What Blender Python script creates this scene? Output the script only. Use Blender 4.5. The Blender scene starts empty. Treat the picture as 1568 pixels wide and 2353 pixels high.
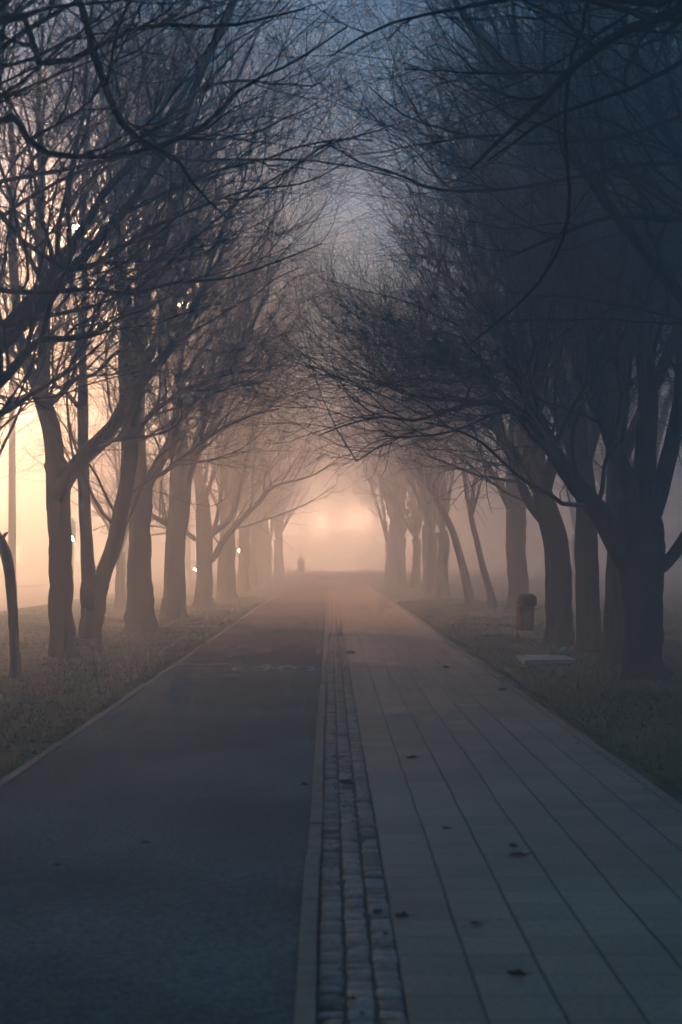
import bpy, math, random
import numpy as np
from mathutils import Vector

scene = bpy.context.scene
C = bpy.context.collection
random.seed(7)

# ------------------------------------------------------------------ camera
F = 3268.0          # focal length in units of a 1568 px wide frame (50 mm on a 36 mm tall frame)
CH = 1.7
VX, VY = 760.0, 1281.0
def P(px, py, y):
    """point seen at (px, py) when it stands y metres down the path"""
    return np.array([(px - VX) / F * y, y, CH + (VY - py) / F * y])
def GD(py):         # distance of a ground point
    return F * CH / (py - VY)

cam_d = bpy.data.cameras.new('camera'); cam = bpy.data.objects.new('camera', cam_d); C.objects.link(cam)
cam.location = (0, 0, CH); cam.rotation_euler = (math.pi / 2, 0, 0)
cam_d.sensor_fit = 'VERTICAL'; cam_d.sensor_height = 36; cam_d.sensor_width = 24; cam_d.lens = 50
cam_d.shift_x = 24 / 2353.0; cam_d.shift_y = 104.5 / 2353.0
cam_d.clip_end = 3000; cam_d.clip_start = 0.1
cam_d.dof.use_dof = True; cam_d.dof.focus_distance = 27; cam_d.dof.aperture_fstop = 2.8
scene.camera = cam

# ------------------------------------------------------------------ materials
def new_mat(name):
    m = bpy.data.materials.new(name); m.use_nodes = True
    nt = m.node_tree; nt.nodes.clear()
    out = nt.nodes.new('ShaderNodeOutputMaterial')
    return m, nt, out
def mat(name, c1, c2=None, scale=5.0, rough=0.85, bump=0.0, bscale=None, c3=None, spec=0.3, metal=0.0, stretch=(1, 1, 1), detail=6):
    m, nt, out = new_mat(name)
    N = nt.nodes; L = nt.links
    b = N.new('ShaderNodeBsdfPrincipled'); L.new(b.outputs[0], out.inputs[0])
    b.inputs['Roughness'].default_value = rough; b.inputs['Metallic'].default_value = metal
    b.inputs['Specular IOR Level'].default_value = spec
    tc = N.new('ShaderNodeTexCoord'); mp = N.new('ShaderNodeMapping'); mp.inputs['Scale'].default_value = stretch
    L.new(tc.outputs['Object'], mp.inputs['Vector'])
    if c2 is None: c2 = tuple(x * 0.7 for x in c1)
    n = N.new('ShaderNodeTexNoise'); n.inputs['Scale'].default_value = scale; n.inputs['Detail'].default_value = detail
    L.new(mp.outputs[0], n.inputs['Vector'])
    r = N.new('ShaderNodeValToRGB'); L.new(n.outputs['Fac'], r.inputs[0])
    r.color_ramp.elements[0].position = 0.3; r.color_ramp.elements[1].position = 0.7
    r.color_ramp.elements[0].color = (*c1, 1); r.color_ramp.elements[1].color = (*c2, 1)
    if c3:
        e = r.color_ramp.elements.new(0.5); e.color = (*c3, 1)
    L.new(r.outputs[0], b.inputs['Base Color'])
    if bump:
        n2 = N.new('ShaderNodeTexNoise'); n2.inputs['Scale'].default_value = bscale or scale * 4; n2.inputs['Detail'].default_value = 8
        L.new(mp.outputs[0], n2.inputs['Vector'])
        bp = N.new('ShaderNodeBump'); bp.inputs['Strength'].default_value = bump; bp.inputs['Distance'].default_value = 0.02
        L.new(n2.outputs['Fac'], bp.inputs['Height']); L.new(bp.outputs[0], b.inputs['Normal'])
    return m
def emis(name, col, strength):
    m, nt, out = new_mat(name)
    e = nt.nodes.new('ShaderNodeEmission'); e.inputs[0].default_value = (*col, 1); e.inputs[1].default_value = strength
    nt.links.new(e.outputs[0], out.inputs[0]); return m

M = {}
M['bark'] = mat('bark', (.022, .020, .018), (.06, .052, .045), 9, 1, 1.0, 34, stretch=(1, 1, .25), spec=.05)
M['twig'] = mat('twig', (.028, .022, .02), (.05, .038, .034), 3, 1, spec=.05)
M['soil'] = mat('soil', (.04, .07, .018), (.085, .095, .035), 1.3, 1, .8, 9, c3=(.05, .062, .026))
M['grass'] = mat('grass_blades', (.05, .12, .02), (.13, .17, .04), .9, .9, c3=(.07, .13, .025))
M['kerb'] = mat('kerb_concrete', (.19, .14, .10), (.32, .24, .175), 9, .9, .35, 60)
M['concrete'] = mat('slab_concrete', (.36, .35, .33), (.5, .49, .47), 5, .9, .3, 40)
M['orange'] = mat('orange_plastic', (1.0, .21, .035), (.9, .17, .025), 8, .9, spec=.02)
M['black'] = mat('black_plastic', (.012, .014, .014), (.02, .022, .022), 8, .5)
M['steel'] = mat('grey_steel', (.07, .07, .07), (.11, .11, .11), 14, .6, metal=.3)
M['pole'] = mat('lamp_pole_concrete', (.22, .2, .18), (.3, .28, .25), 6, .9, .2)
M['road'] = mat('road_asphalt', (.045, .045, .046), (.07, .068, .066), 4, .75, .3, 90)
M['wall'] = mat('rendered_wall', (.3, .28, .25), (.38, .35, .31), 2, .95, .1)
M['roof'] = mat('roof_sheet', (.08, .06, .05), (.11, .09, .08), 3, .9)
M['leaf'] = mat('dead_leaf', (.035, .02, .01), (.07, .04, .018), 30, .9)
M['leaf_pale'] = mat('yellow_leaf', (.28, .17, .05), (.2, .11, .035), 30, .9)
M['paper'] = mat('white_paper', (.75, .75, .72), (.6, .6, .58), 20, .9)
M['paint'] = mat('worn_white_paint', (.75, .75, .73), (.13, .13, .125), 7, .8, stretch=(1, 1, 1))
M['cloth'] = mat('dark_coat', (.02, .02, .025), (.035, .03, .035), 8, .95)
M['skin'] = mat('skin', (.3, .17, .12), (.34, .2, .15), 8, .7)
M['hair'] = mat('hair', (.02, .014, .01), (.03, .02, .015), 30, .8)
M['trousers'] = mat('dark_trousers', (.02, .022, .03), (.03, .032, .04), 8, .95)
M['carpaint'] = mat('car_paint', (.08, .085, .09), (.09, .095, .1), 3, .35, spec=.5)
M['glass'] = mat('dark_glass', (.01, .012, .014), (.015, .016, .018), 3, .1, spec=.6)
M['rubber'] = mat('rubber', (.012, .012, .012), (.02, .02, .02), 9, .9)

def asphalt(name, a, b_):
    m, nt, out = new_mat(name); N = nt.nodes; L = nt.links
    b = N.new('ShaderNodeBsdfPrincipled'); L.new(b.outputs[0], out.inputs[0])
    tc = N.new('ShaderNodeTexCoord')
    n1 = N.new('ShaderNodeTexNoise'); n1.inputs['Scale'].default_value = .6; n1.inputs['Detail'].default_value = 5
    n2 = N.new('ShaderNodeTexNoise'); n2.inputs['Scale'].default_value = 38; n2.inputs['Detail'].default_value = 6; n2.inputs['Roughness'].default_value = .8
    for n in (n1, n2): L.new(tc.outputs['Object'], n.inputs['Vector'])
    r = N.new('ShaderNodeValToRGB'); L.new(n1.outputs['Fac'], r.inputs[0])
    r.color_ramp.elements[0].position = .38; r.color_ramp.elements[0].color = (*a, 1)
    r.color_ramp.elements[1].position = .62; r.color_ramp.elements[1].color = (*b_, 1)
    mx = N.new('ShaderNodeMix'); mx.data_type = 'RGBA'; mx.blend_type = 'MULTIPLY'; mx.inputs['Factor'].default_value = .75
    r2 = N.new('ShaderNodeValToRGB'); L.new(n2.outputs['Fac'], r2.inputs[0])
    r2.color_ramp.elements[0].position = .38; r2.color_ramp.elements[0].color = (.25, .25, .25, 1)
    r2.color_ramp.elements[1].position = .62; r2.color_ramp.elements[1].color = (1.8, 1.8, 1.8, 1)
    L.new(r.outputs[0], mx.inputs['A']); L.new(r2.outputs[0], mx.inputs['B']); L.new(mx.outputs['Result'], b.inputs['Base Color'])
    n3 = N.new('ShaderNodeTexNoise'); n3.inputs['Scale'].default_value = .35; n3.inputs['Detail'].default_value = 4
    mp = N.new('ShaderNodeMapping'); mp.inputs['Scale'].default_value = (.35, 1.6, 1)
    L.new(tc.outputs['Object'], mp.inputs[0]); L.new(mp.outputs[0], n3.inputs['Vector'])
    mr = N.new('ShaderNodeMapRange'); mr.inputs['From Min'].default_value = .3; mr.inputs['From Max'].default_value = .7
    mr.inputs['To Min'].default_value = .5; mr.inputs['To Max'].default_value = .85
    L.new(n3.outputs['Fac'], mr.inputs['Value']); L.new(mr.outputs[0], b.inputs['Roughness'])
    bp = N.new('ShaderNodeBump'); bp.inputs['Strength'].default_value = .5; bp.inputs['Distance'].default_value = .006
    L.new(n2.outputs['Fac'], bp.inputs['Height']); L.new(bp.outputs[0], b.inputs['Normal'])
    b.inputs['Specular IOR Level'].default_value = .0
    return m
M['asphalt'] = asphalt('grey_asphalt', (.115, .108, .093), (.19, .172, .147))
M['redasphalt'] = asphalt('red_asphalt', (.125, .085, .077), (.16, .108, .096))

def paving():
    m, nt, out = new_mat('concrete_pavers'); N = nt.nodes; L = nt.links
    b = N.new('ShaderNodeBsdfPrincipled'); L.new(b.outputs[0], out.inputs[0])
    tc = N.new('ShaderNodeTexCoord')
    sp = N.new('ShaderNodeSeparateXYZ'); 
    # slight wobble so the joints are hand laid
    w = N.new('ShaderNodeTexNoise'); w.inputs['Scale'].default_value = 1.2
    L.new(tc.outputs['Object'], w.inputs['Vector'])
    add = N.new('ShaderNodeVectorMath'); add.operation = 'MULTIPLY_ADD'; add.inputs[1].default_value = (.025, .02, 0)
    L.new(w.outputs['Color'], add.inputs[0]); L.new(tc.outputs['Object'], add.inputs[2])
    L.new(add.outputs[0], sp.inputs[0])
    def joint(sock, pitch, off, wid):
        a = N.new('ShaderNodeMath'); a.operation = 'ADD'; a.inputs[1].default_value = -off; L.new(sock, a.inputs[0])
        d = N.new('ShaderNodeMath'); d.operation = 'DIVIDE'; d.inputs[1].default_value = pitch; L.new(a.outputs[0], d.inputs[0])
        f = N.new('ShaderNodeMath'); f.operation = 'FRACT'; L.new(d.outputs[0], f.inputs[0])
        s = N.new('ShaderNodeMath'); s.operation = 'SUBTRACT'; s.inputs[1].default_value = .5; L.new(f.outputs[0], s.inputs[0])
        ab = N.new('ShaderNodeMath'); ab.operation = 'ABSOLUTE'; L.new(s.outputs[0], ab.inputs[0])
        mr = N.new('ShaderNodeMapRange'); mr.inputs['From Min'].default_value = .5 - wid / pitch; mr.inputs['From Max'].default_value = .5 - wid * .35 / pitch
        L.new(ab.outputs[0], mr.inputs['Value']); return mr.outputs[0]
    jx = joint(sp.outputs['X'], .2914, .287 + .0125, .010)
    jy = joint(sp.outputs['Y'], .2914, .0, .007)
    my = N.new('ShaderNodeMath'); my.operation = 'MULTIPLY'; my.inputs[1].default_value = .65; L.new(jy, my.inputs[0])
    mxj = N.new('ShaderNodeMath'); mxj.operation = 'MAXIMUM'; L.new(jx, mxj.inputs[0]); L.new(my.outputs[0], mxj.inputs[1])
    n1 = N.new('ShaderNodeTexNoise'); n1.inputs['Scale'].default_value = .8; n1.inputs['Detail'].default_value = 7
    mp = N.new('ShaderNodeMapping'); mp.inputs['Scale'].default_value = (.8, 1, 1); L.new(tc.outputs['Object'], mp.inputs[0])
    L.new(mp.outputs[0], n1.inputs['Vector'])
    n2 = N.new('ShaderNodeTexNoise'); n2.inputs['Scale'].default_value = 40; n2.inputs['Detail'].default_value = 6; n2.inputs['Roughness'].default_value = .8; L.new(tc.outputs['Object'], n2.inputs['Vector'])
    r = N.new('ShaderNodeValToRGB'); L.new(n1.outputs['Fac'], r.inputs[0])
    r.color_ramp.elements[0].position = .32; r.color_ramp.elements[0].color = (.29, .195, .137, 1)
    r.color_ramp.elements[1].position = .68; r.color_ramp.elements[1].color = (.42, .29, .205, 1)
    # per slab tint
    sn = N.new('ShaderNodeVectorMath'); sn.operation = 'SNAP'; sn.inputs[1].default_value = (.2914, .2914, 10)
    of = N.new('ShaderNodeVectorMath'); of.operation = 'ADD'; of.inputs[1].default_value = (-.287, 0, 0)
    L.new(tc.outputs['Object'], of.inputs[0]); L.new(of.outputs[0], sn.inputs[0])
    wn = N.new('ShaderNodeTexWhiteNoise'); L.new(sn.outputs[0], wn.inputs['Vector'])
    mr = N.new('ShaderNodeMapRange'); mr.inputs['To Min'].default_value = .84; mr.inputs['To Max'].default_value = 1.12; L.new(wn.outputs['Value'], mr.inputs['Value'])
    m2 = N.new('ShaderNodeMapRange'); m2.inputs['From Min'].default_value = .3; m2.inputs['From Max'].default_value = .7; m2.inputs['To Min'].default_value = .62; m2.inputs['To Max'].default_value = 1.38; L.new(n2.outputs['Fac'], m2.inputs['Value'])
    mm = N.new('ShaderNodeMath'); mm.operation = 'MULTIPLY'; L.new(mr.outputs[0], mm.inputs[0]); L.new(m2.outputs[0], mm.inputs[1])
    vm = N.new('ShaderNodeVectorMath'); vm.operation = 'SCALE'; L.new(r.outputs[0], vm.inputs[0]); L.new(mm.outputs[0], vm.inputs['Scale'])
    mx = N.new('ShaderNodeMix'); mx.data_type = 'RGBA'; L.new(mxj.outputs[0], mx.inputs['Factor']); L.new(vm.outputs[0], mx.inputs['A']); mx.inputs['B'].default_value = (.075, .068, .05, 1)
    L.new(mx.outputs['Result'], b.inputs['Base Color'])
    b.inputs['Roughness'].default_value = .65; b.inputs['Specular IOR Level'].default_value = .15
    hh = N.new('ShaderNodeMath'); hh.operation = 'MULTIPLY_ADD'; hh.inputs[1].default_value = -1.; L.new(mxj.outputs[0], hh.inputs[0])
    n2s = N.new('ShaderNodeMath'); n2s.operation = 'MULTIPLY'; n2s.inputs[1].default_value = .25; L.new(n2.outputs['Fac'], n2s.inputs[0]); L.new(n2s.outputs[0], hh.inputs[2])
    bp = N.new('ShaderNodeBump'); bp.inputs['Strength'].default_value = .35; bp.inputs['Distance'].default_value = .006
    L.new(hh.outputs[0], bp.inputs['Height']); L.new(bp.outputs[0], b.inputs['Normal'])
    return m
M['pavers'] = paving()

def cobble_mat():
    m, nt, out = new_mat('granite_setts'); N = nt.nodes; L = nt.links
    b = N.new('ShaderNodeBsdfPrincipled'); L.new(b.outputs[0], out.inputs[0])
    at = N.new('ShaderNodeAttribute'); at.attribute_name = 'tint'
    tc = N.new('ShaderNodeTexCoord')
    n = N.new('ShaderNodeTexNoise'); n.inputs['Scale'].default_value = 45; n.inputs['Detail'].default_value = 5; L.new(tc.outputs['Object'], n.inputs['Vector'])
    mr = N.new('ShaderNodeMapRange'); mr.inputs['From Min'].default_value = .3; mr.inputs['From Max'].default_value = .7; mr.inputs['To Min'].default_value = .7; mr.inputs['To Max'].default_value = 1.3; L.new(n.outputs['Fac'], mr.inputs['Value'])
    vm = N.new('ShaderNodeVectorMath'); vm.operation = 'SCALE'; L.new(at.outputs['Color'], vm.inputs[0]); L.new(mr.outputs[0], vm.inputs['Scale'])
    L.new(vm.outputs[0], b.inputs['Base Color']); b.inputs['Roughness'].default_value = .8
    bp = N.new('ShaderNodeBump'); bp.inputs['Strength'].default_value = .5; bp.inputs['Distance'].default_value = .006
    L.new(n.outputs['Fac'], bp.inputs['Height']); L.new(bp.outputs[0], b.inputs['Normal'])
    return m
M['setts'] = cobble_mat()
M['moss'] = mat('mossy_joint_soil', (.05, .052, .03), (.10, .085, .055), 12, 1, .6, 50)

# ------------------------------------------------------------------ object helpers
def tag(o, label=None, cat=None, group=None, kind=None):
    if label: o['label'] = label
    if cat: o['category'] = cat
    if group: o['group'] = group
    if kind: o['kind'] = kind
    return o
def empty(name, loc=(0, 0, 0), rz=0.0):
    o = bpy.data.objects.new(name, None); C.objects.link(o); o.location = loc; o.rotation_euler = (0, 0, rz); o.empty_display_size = .2
    return o
def mesh_obj(name, verts, faces, material, parent=None, smooth=True):
    """verts world (or parent-local) Nx3, faces list of arrays of same arity or a list of tuples"""
    me = bpy.data.meshes.new(name)
    verts = np.asarray(verts, dtype=np.float32)
    if isinstance(faces, np.ndarray):
        n, k = faces.shape
        me.vertices.add(len(verts)); me.vertices.foreach_set('co', verts.ravel())
        me.loops.add(n * k); me.loops.foreach_set('vertex_index', faces.astype(np.int32).ravel())
        me.polygons.add(n); me.polygons.foreach_set('loop_start', np.arange(n, dtype=np.int32) * k)
        try: me.polygons.foreach_set('loop_total', np.full(n, k, dtype=np.int32))
        except Exception: pass
        me.update(calc_edges=True); me.validate()
    else:
        me.from_pydata([tuple(map(float, v)) for v in verts], [], [tuple(f) for f in faces]); me.update()
    if smooth: me.polygons.foreach_set('use_smooth', np.ones(len(me.polygons), dtype=bool))
    o = bpy.data.objects.new(name, me); C.objects.link(o)
    if material: me.materials.append(material)
    if parent is not None: o.parent = parent
    return o

class MB:
    """collects pieces into one mesh"""
    def __init__(s): s.v = []; s.f = []
    def add(s, vs, fs):
        n = len(s.v); s.v += [tuple(v) for v in vs]; s.f += [tuple(i + n for i in f) for f in fs]; return s
    def box(s, x0, y0, z0, x1, y1, z1, bev=0.0):
        if bev <= 0:
            vs = [(x0, y0, z0), (x1, y0, z0), (x1, y1, z0), (x0, y1, z0), (x0, y0, z1), (x1, y0, z1), (x1, y1, z1), (x0, y1, z1)]
            fs = [(3, 2, 1, 0), (4, 5, 6, 7), (0, 1, 5, 4), (1, 2, 6, 5), (2, 3, 7, 6), (3, 0, 4, 7)]
            return s.add(vs, fs)
        prof = [(z0, bev), (z0 + bev, 0), (z1 - bev, 0), (z1, bev)]
        vs = []
        for z, b in prof:
            e = bev
            vs += [(x0 + b + e, y0 + b, z), (x1 - b - e, y0 + b, z), (x1 - b, y0 + b + e, z), (x1 - b, y1 - b - e, z), (x1 - b - e, y1 - b, z), (x0 + b + e, y1 - b, z), (x0 + b, y1 - b - e, z), (x0 + b, y0 + b + e, z)]
        fs = [tuple(range(7, -1, -1)), tuple(24 + i for i in range(8))]
        for k in range(3):
            for i in range(8): j = (i + 1) % 8; fs.append((k * 8 + i, k * 8 + j, k * 8 + 8 + j, k * 8 + 8 + i))
        return s.add(vs, fs)
    def lathe(s, prof, cx=0, cy=0, n=16, sx=1, sy=1, cap=True):
        vs = []; fs = []
        for r, z in prof:
            for i in range(n):
                a = 2 * math.pi * i / n; vs.append((cx + sx * r * math.cos(a), cy + sy * r * math.sin(a), z))
        for k in range(len(prof) - 1):
            for i in range(n): j = (i + 1) % n; fs.append((k * n + i, k * n + j, (k + 1) * n + j, (k + 1) * n + i))
        if cap: fs.append(tuple(range(n - 1, -1, -1))); fs.append(tuple((len(prof) - 1) * n + i for i in range(n)))
        return s.add(vs, fs)
    def tube(s, pts, rad, n=8):
        pts = np.array(pts, float)[None]; rad = np.array(rad, float)[None] if np.ndim(rad) else np.full(pts.shape[:2], rad)
        v, f = tubes(pts, rad, n); m = pts.shape[1]
        fs = [tuple(q) for q in f] + [tuple(range(n - 1, -1, -1)), tuple((m - 1) * n + i for i in range(n))]
        return s.add(v, fs)
    def build(s, name, m, parent=None, smooth=False): return mesh_obj(name, s.v, s.f, m, parent, smooth)

def norm(a): return a / np.maximum(np.linalg.norm(a, axis=-1, keepdims=True), 1e-9)
def tubes(pts, rad, S, rmod=None):
    """pts (N,M,3), rad (N,M) -> verts, quads"""
    N, Mn, _ = pts.shape
    T = np.empty_like(pts); T[:, 1:-1] = pts[:, 2:] - pts[:, :-2]; T[:, 0] = pts[:, 1] - pts[:, 0]; T[:, -1] = pts[:, -1] - pts[:, -2]
    T = norm(T)
    m = norm(T.mean(axis=1))
    ref = np.where((np.abs(m[:, 2:3]) < .8), np.array([[0, 0, 1.]]), np.array([[0, 1., 0.]]))
    ref = ref[:, None, :] + np.zeros_like(T)
    U = norm(np.cross(T, ref)); V = np.cross(T, U)
    a = np.arange(S) * 2 * math.pi / S
    r = rad[:, :, None] * (np.ones(S) if rmod is None else rmod)
    ring = pts[:, :, None, :] + r[..., None] * (np.cos(a)[None, None, :, None] * U[:, :, None, :] + np.sin(a)[None, None, :, None] * V[:, :, None, :])
    v = ring.reshape(-1, 3)
    base = (np.arange(N)[:, None, None] * Mn + np.arange(Mn - 1)[None, :, None]) * S
    i = np.arange(S)[None, None, :]; j = (i + 1) % S
    q = np.stack([base + i, base + i * 0 + j, base + S + j, base + S + i], axis=-1).reshape(-1, 4)
    return v, q

def catmull(ctrl, n):
    c = np.array(ctrl, float); c = np.vstack([2 * c[0] - c[1], c, 2 * c[-1] - c[-2]])
    L = np.r_[0, np.cumsum(np.linalg.norm(np.diff(c[1:-1, :3], axis=0), axis=1))]
    ts = np.linspace(0, L[-1], n); out = []
    for t in ts:
        k = min(np.searchsorted(L, t, side='right') - 1, len(L) - 2); u = (t - L[k]) / max(L[k + 1] - L[k], 1e-9)
        p0, p1, p2, p3 = c[k], c[k + 1], c[k + 2], c[k + 3]
        out.append(.5 * ((2 * p1) + (-p0 + p2) * u + (2 * p0 - 5 * p1 + 4 * p2 - p3) * u * u + (-p0 + 3 * p1 - 3 * p2 + p3) * u ** 3))
    return np.array(out)

# ------------------------------------------------------------------ trees
def grow(rng, st, d, length, r0, M_, wander, up, rend=.35, pull=None, zmax=None):
    N = len(st); pts = np.empty((N, M_ + 1, 3)); rad = np.empty((N, M_ + 1)); pts[:, 0] = st; p = st.copy(); d = norm(d)
    step = (length / M_)[:, None]
    for k in range(M_ + 1):
        rad[:, k] = r0 * (1 - (1 - rend) * (k / M_) ** .8)
        if k == M_: break
        d = d + rng.normal(0, wander, (N, 3)); d[:, 2] += up
        if pull is not None: d = d + pull
        d = norm(d); p = p + d * step; pts[:, k + 1] = p
    return pts, rad
def spawn(rng, pts, rad, K, tmin, tmax, amin, amax, bias=None):
    N, Mn, _ = pts.shape
    t = (np.arange(K)[None] + rng.uniform(0, 1, (N, K))) / K * (tmax - tmin) + tmin
    x = t * (Mn - 1); k = np.minimum(x.astype(int), Mn - 2); u = (x - k)
    I = np.arange(N)[:, None]
    a = pts[I, k]; b = pts[I, k + 1]; pos = a + (b - a) * u[..., None]; T = norm(b - a)
    r = rad[I, k] * (1 - u) + rad[I, k + 1] * u
    q = rng.normal(0, 1, (N, K, 3))
    if bias is not None: q = q + bias
    q = q - (q * T).sum(-1, keepdims=True) * T; q = norm(q)
    an = rng.uniform(amin, amax, (N, K, 1))
    d = np.cos(an) * T + np.sin(an) * q
    return pos.reshape(-1, 3), d.reshape(-1, 3), r.ravel(), t.ravel()

def arch_limbs(T, x, y, side, n, z0=4.2, z1=7.5, r0=.03, L0=6.5):
    """limbs that leave the stem high up and lean out over the path"""
    if not n: return
    rng = T.rng; st = np.stack([np.full(n, x), np.full(n, y) + rng.normal(0, .15, n), rng.uniform(z0, z1, n)], -1)
    el = rng.uniform(.35, .95, n); az = rng.uniform(-.8, .8, n)
    d = np.stack([side * np.cos(el) * np.cos(az), np.cos(el) * np.sin(az), np.sin(el)], -1)
    p, r = grow(rng, st, d, rng.uniform(.75, 1.1, n) * L0, np.full(n, r0), 12, .13, .02, .2)
    v, q = tubes(p, r, 6); T.cr.append((v, q)); branchwork(T, p, r, .8)

class Tree:
    def __init__(s, seed): s.rng = np.random.default_rng(seed); s.tr = []; s.cr = []
    def wood(s, ctrl, n, S, flare=0.0, rough=.05, trunk=True):
        """one thick tapering limb from control points (x,y,z,r)"""
        c = catmull(ctrl, n); rng = s.rng
        pts = c[None, :, :3].copy(); rad = np.maximum(c[None, :, 3], .004)
        if n > 8:
            w = rng.normal(0, 1, (1, n, 3)); w[:, 1:-1] = (w[:, :-2] + w[:, 1:-1] + w[:, 2:]) / 3; w[:, 0] = 0
            pts[..., :2] += w[..., :2] * rad[..., None] * .10
        a = np.arange(S) * 2 * math.pi / S; h = pts[0, :, 2] - pts[0, 0, 2]
        ph = rng.uniform(0, 6.28, 4)
        mod = np.ones((1, n, S))
        lob = .5 + .5 * np.cos(a * 5 + ph[0]) * .6 + .4 * np.cos(a * 3 + ph[1]) * .6
        mod += flare * np.exp(-np.maximum(h, 0) / .16)[None, :, None] * (0.35 + lob[None, None, :])
        mod += rough * (np.cos(a * 3 + ph[2])[None, None] * np.cos(h * 2 + ph[3])[None, :, None]) + rng.normal(0, rough * .5, (1, n, S))
        v, q = tubes(pts, rad, S, mod)
        (s.tr if trunk else s.cr).append((v, q)); return pts, rad
    def crown(s, v, q): s.cr.append((v, q))
    def build(s, loc, label, group, bt=None, name='bare_tree', cat='tree'):
        root = empty(name, tuple(loc)); tag(root, label, cat, group)
        for nm, lst, m in (('trunk', s.tr, M['bark']), ('crown', s.cr, M['twig'])):
            if not lst: continue
            off = 0; V = []; Q = []
            for v, q in lst: V.append(v - np.array(loc)); Q.append(q + off); off += len(v)
            mesh_obj(nm, np.vstack(V), np.vstack(Q), m, root)
        s.tr = s.cr = None
        return root

def branchwork(T, pts, rad, dens=1.0, pull=None, cfg=None, reach=1.0, K=(11, 8, 7), fine=True, up=.55):
    """side branches, sub-branches and twigs on a set of main limbs (N,M,3)"""
    rng = T.rng; k1, k2, k3 = [max(2, int(round(k * dens ** .34 * 1.17))) for k in K]
    pos, d, r, t = spawn(rng, pts, rad, k1, .12, 1.0, .45, 1.0, bias=np.array([0, 0, up])); d[:, 2] = np.where(d[:, 2] < -.05, -.3 * d[:, 2], d[:, 2])
    L = rng.uniform(2.0, 4.0, len(pos)) * (1.12 - .6 * t) * reach
    p2, r2 = grow(rng, pos, d, L, np.minimum(r * .55, .010 + .008 * L), 10, .12, .045, .3, pull)
    v, q = tubes(p2, r2, 5); T.crown(v, q)
    pos, d, r, t = spawn(rng, p2, r2, k2, .12, 1.0, .35, .95)
    d[:, 2] = np.where(d[:, 2] < 0, .45 * d[:, 2], d[:, 2])
    L = rng.uniform(.8, 1.9, len(pos)) * (1.15 - .5 * t) * reach
    p3, r3 = grow(rng, pos, d, L, np.minimum(r * .6, .0035 + .0035 * L), 7, .19, .045, .4)
    v, q = tubes(p3, r3, 4); T.crown(v, q)
    if not fine: return
    pos, d, r, t = spawn(rng, p3, r3, k3, .12, 1.0, .35, 1.0)
    L = rng.uniform(.3, .85, len(pos)) * (1.15 - .4 * t)
    p4, r4 = grow(rng, pos, d, L, np.minimum(r * .65, .0040), 5, .24, .035, .5)
    v, q = tubes(p4, r4, 3); T.crown(v, q)

def upright_limbs(T, base, n, height, r0, lean=(.12, .5), az=None, toward=None, M_=12):
    """leaders rising from a fork at base (3,) to the given crown height"""
    rng = T.rng
    a = rng.uniform(0, 6.28) + np.arange(n) * 2 * math.pi / n + rng.normal(0, .35, n)
    ln = rng.uniform(lean[0], lean[1], n)
    d = np.stack([np.cos(a) * np.sin(ln), np.sin(a) * np.sin(ln), np.cos(ln)], -1)
    if toward is not None: d[:, 0] += toward
    L = rng.uniform(.8, 1.0, n) * height
    pts, rad = grow(rng, np.repeat(np.array(base)[None], n, 0), d, L, rng.uniform(.7, 1, n) * r0, M_, .075, .045, .14)
    v, q = tubes(pts, rad, 7, 1 + rng.normal(0, .04, (n, M_ + 1, 7))); T.tr.append((v, q))
    return pts, rad

def make_tree(seed, d, trunk, limbs, label, group, leaders=(5, 9.5, .13), side=1, dens=1.0, limb_dens=1.0, name='bare_tree', fine=True, toward=.0, arch=2, K=(11, 8, 7)):
    """trunk: [(px,py,w)], limbs: list of (ctrl [(px,py,w)], depth change, n leaders at the tip or 0)
    side = direction in x of the path"""
    T = Tree(seed); rng = T.rng
    conv = lambda l, dd=0.0: [(*P(px, py, d + dd * i / max(1, len(l) - 1)), w / 2 / F * (d + dd * i / max(1, len(l) - 1))) for i, (px, py, w) in enumerate(l)]
    tc = conv(trunk); tc[0] = (tc[0][0], tc[0][1], -.06, tc[0][3])
    top = np.array(tc[-1][:3])
    if leaders[0]:
        x_, y_, z_, r_ = tc[-1]; dx_ = (tc[-1][0] - tc[-2][0]) / max(tc[-1][2] - tc[-2][2], .1)
        tc += [(x_ + dx_ * .6, y_, z_ + .6, r_ * .78), (x_ + dx_ * 1.3, y_ + .05, z_ + 1.5, r_ * .5), (x_ + dx_ * 2.2, y_ + .1, z_ + 3, r_ * .22)]
    T.wood(tc, 30, 16, flare=.35)
    for ctrl, dd, nl in limbs:
        lc = conv(ctrl, dd)
        p, r = T.wood(lc, max(12, 3 * len(lc)), 9, rough=.04)
        branchwork(T, p, r, limb_dens, cfg=None, pull=np.array([.02 * side, 0, .0]), fine=fine)
        if nl:
            pp, rr = upright_limbs(T, p[0, -1], nl, 6.0, max(r[0, -1] * .9, .02), (.1, .5), M_=9)
            branchwork(T, pp, rr, dens * .7, pull=np.array([.015 * side, 0, 0]), fine=fine)
    n, h, r0 = leaders
    if n:
        pts, rad = upright_limbs(T, top, n, h, r0, (.08, .42), toward=toward * side)
        branchwork(T, pts, rad, dens, pull=np.array([.02 * side, 0, .01]), fine=fine, K=K)
    arch_limbs(T, top[0], d, side, arch)
    loc = (tc[0][0], tc[0][1], 0)
    return T.build(loc, label, group, name=name)

AV_L = 'bare avenue trees along the left verge'
AV_R = 'bare avenue trees along the right verge'

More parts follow.
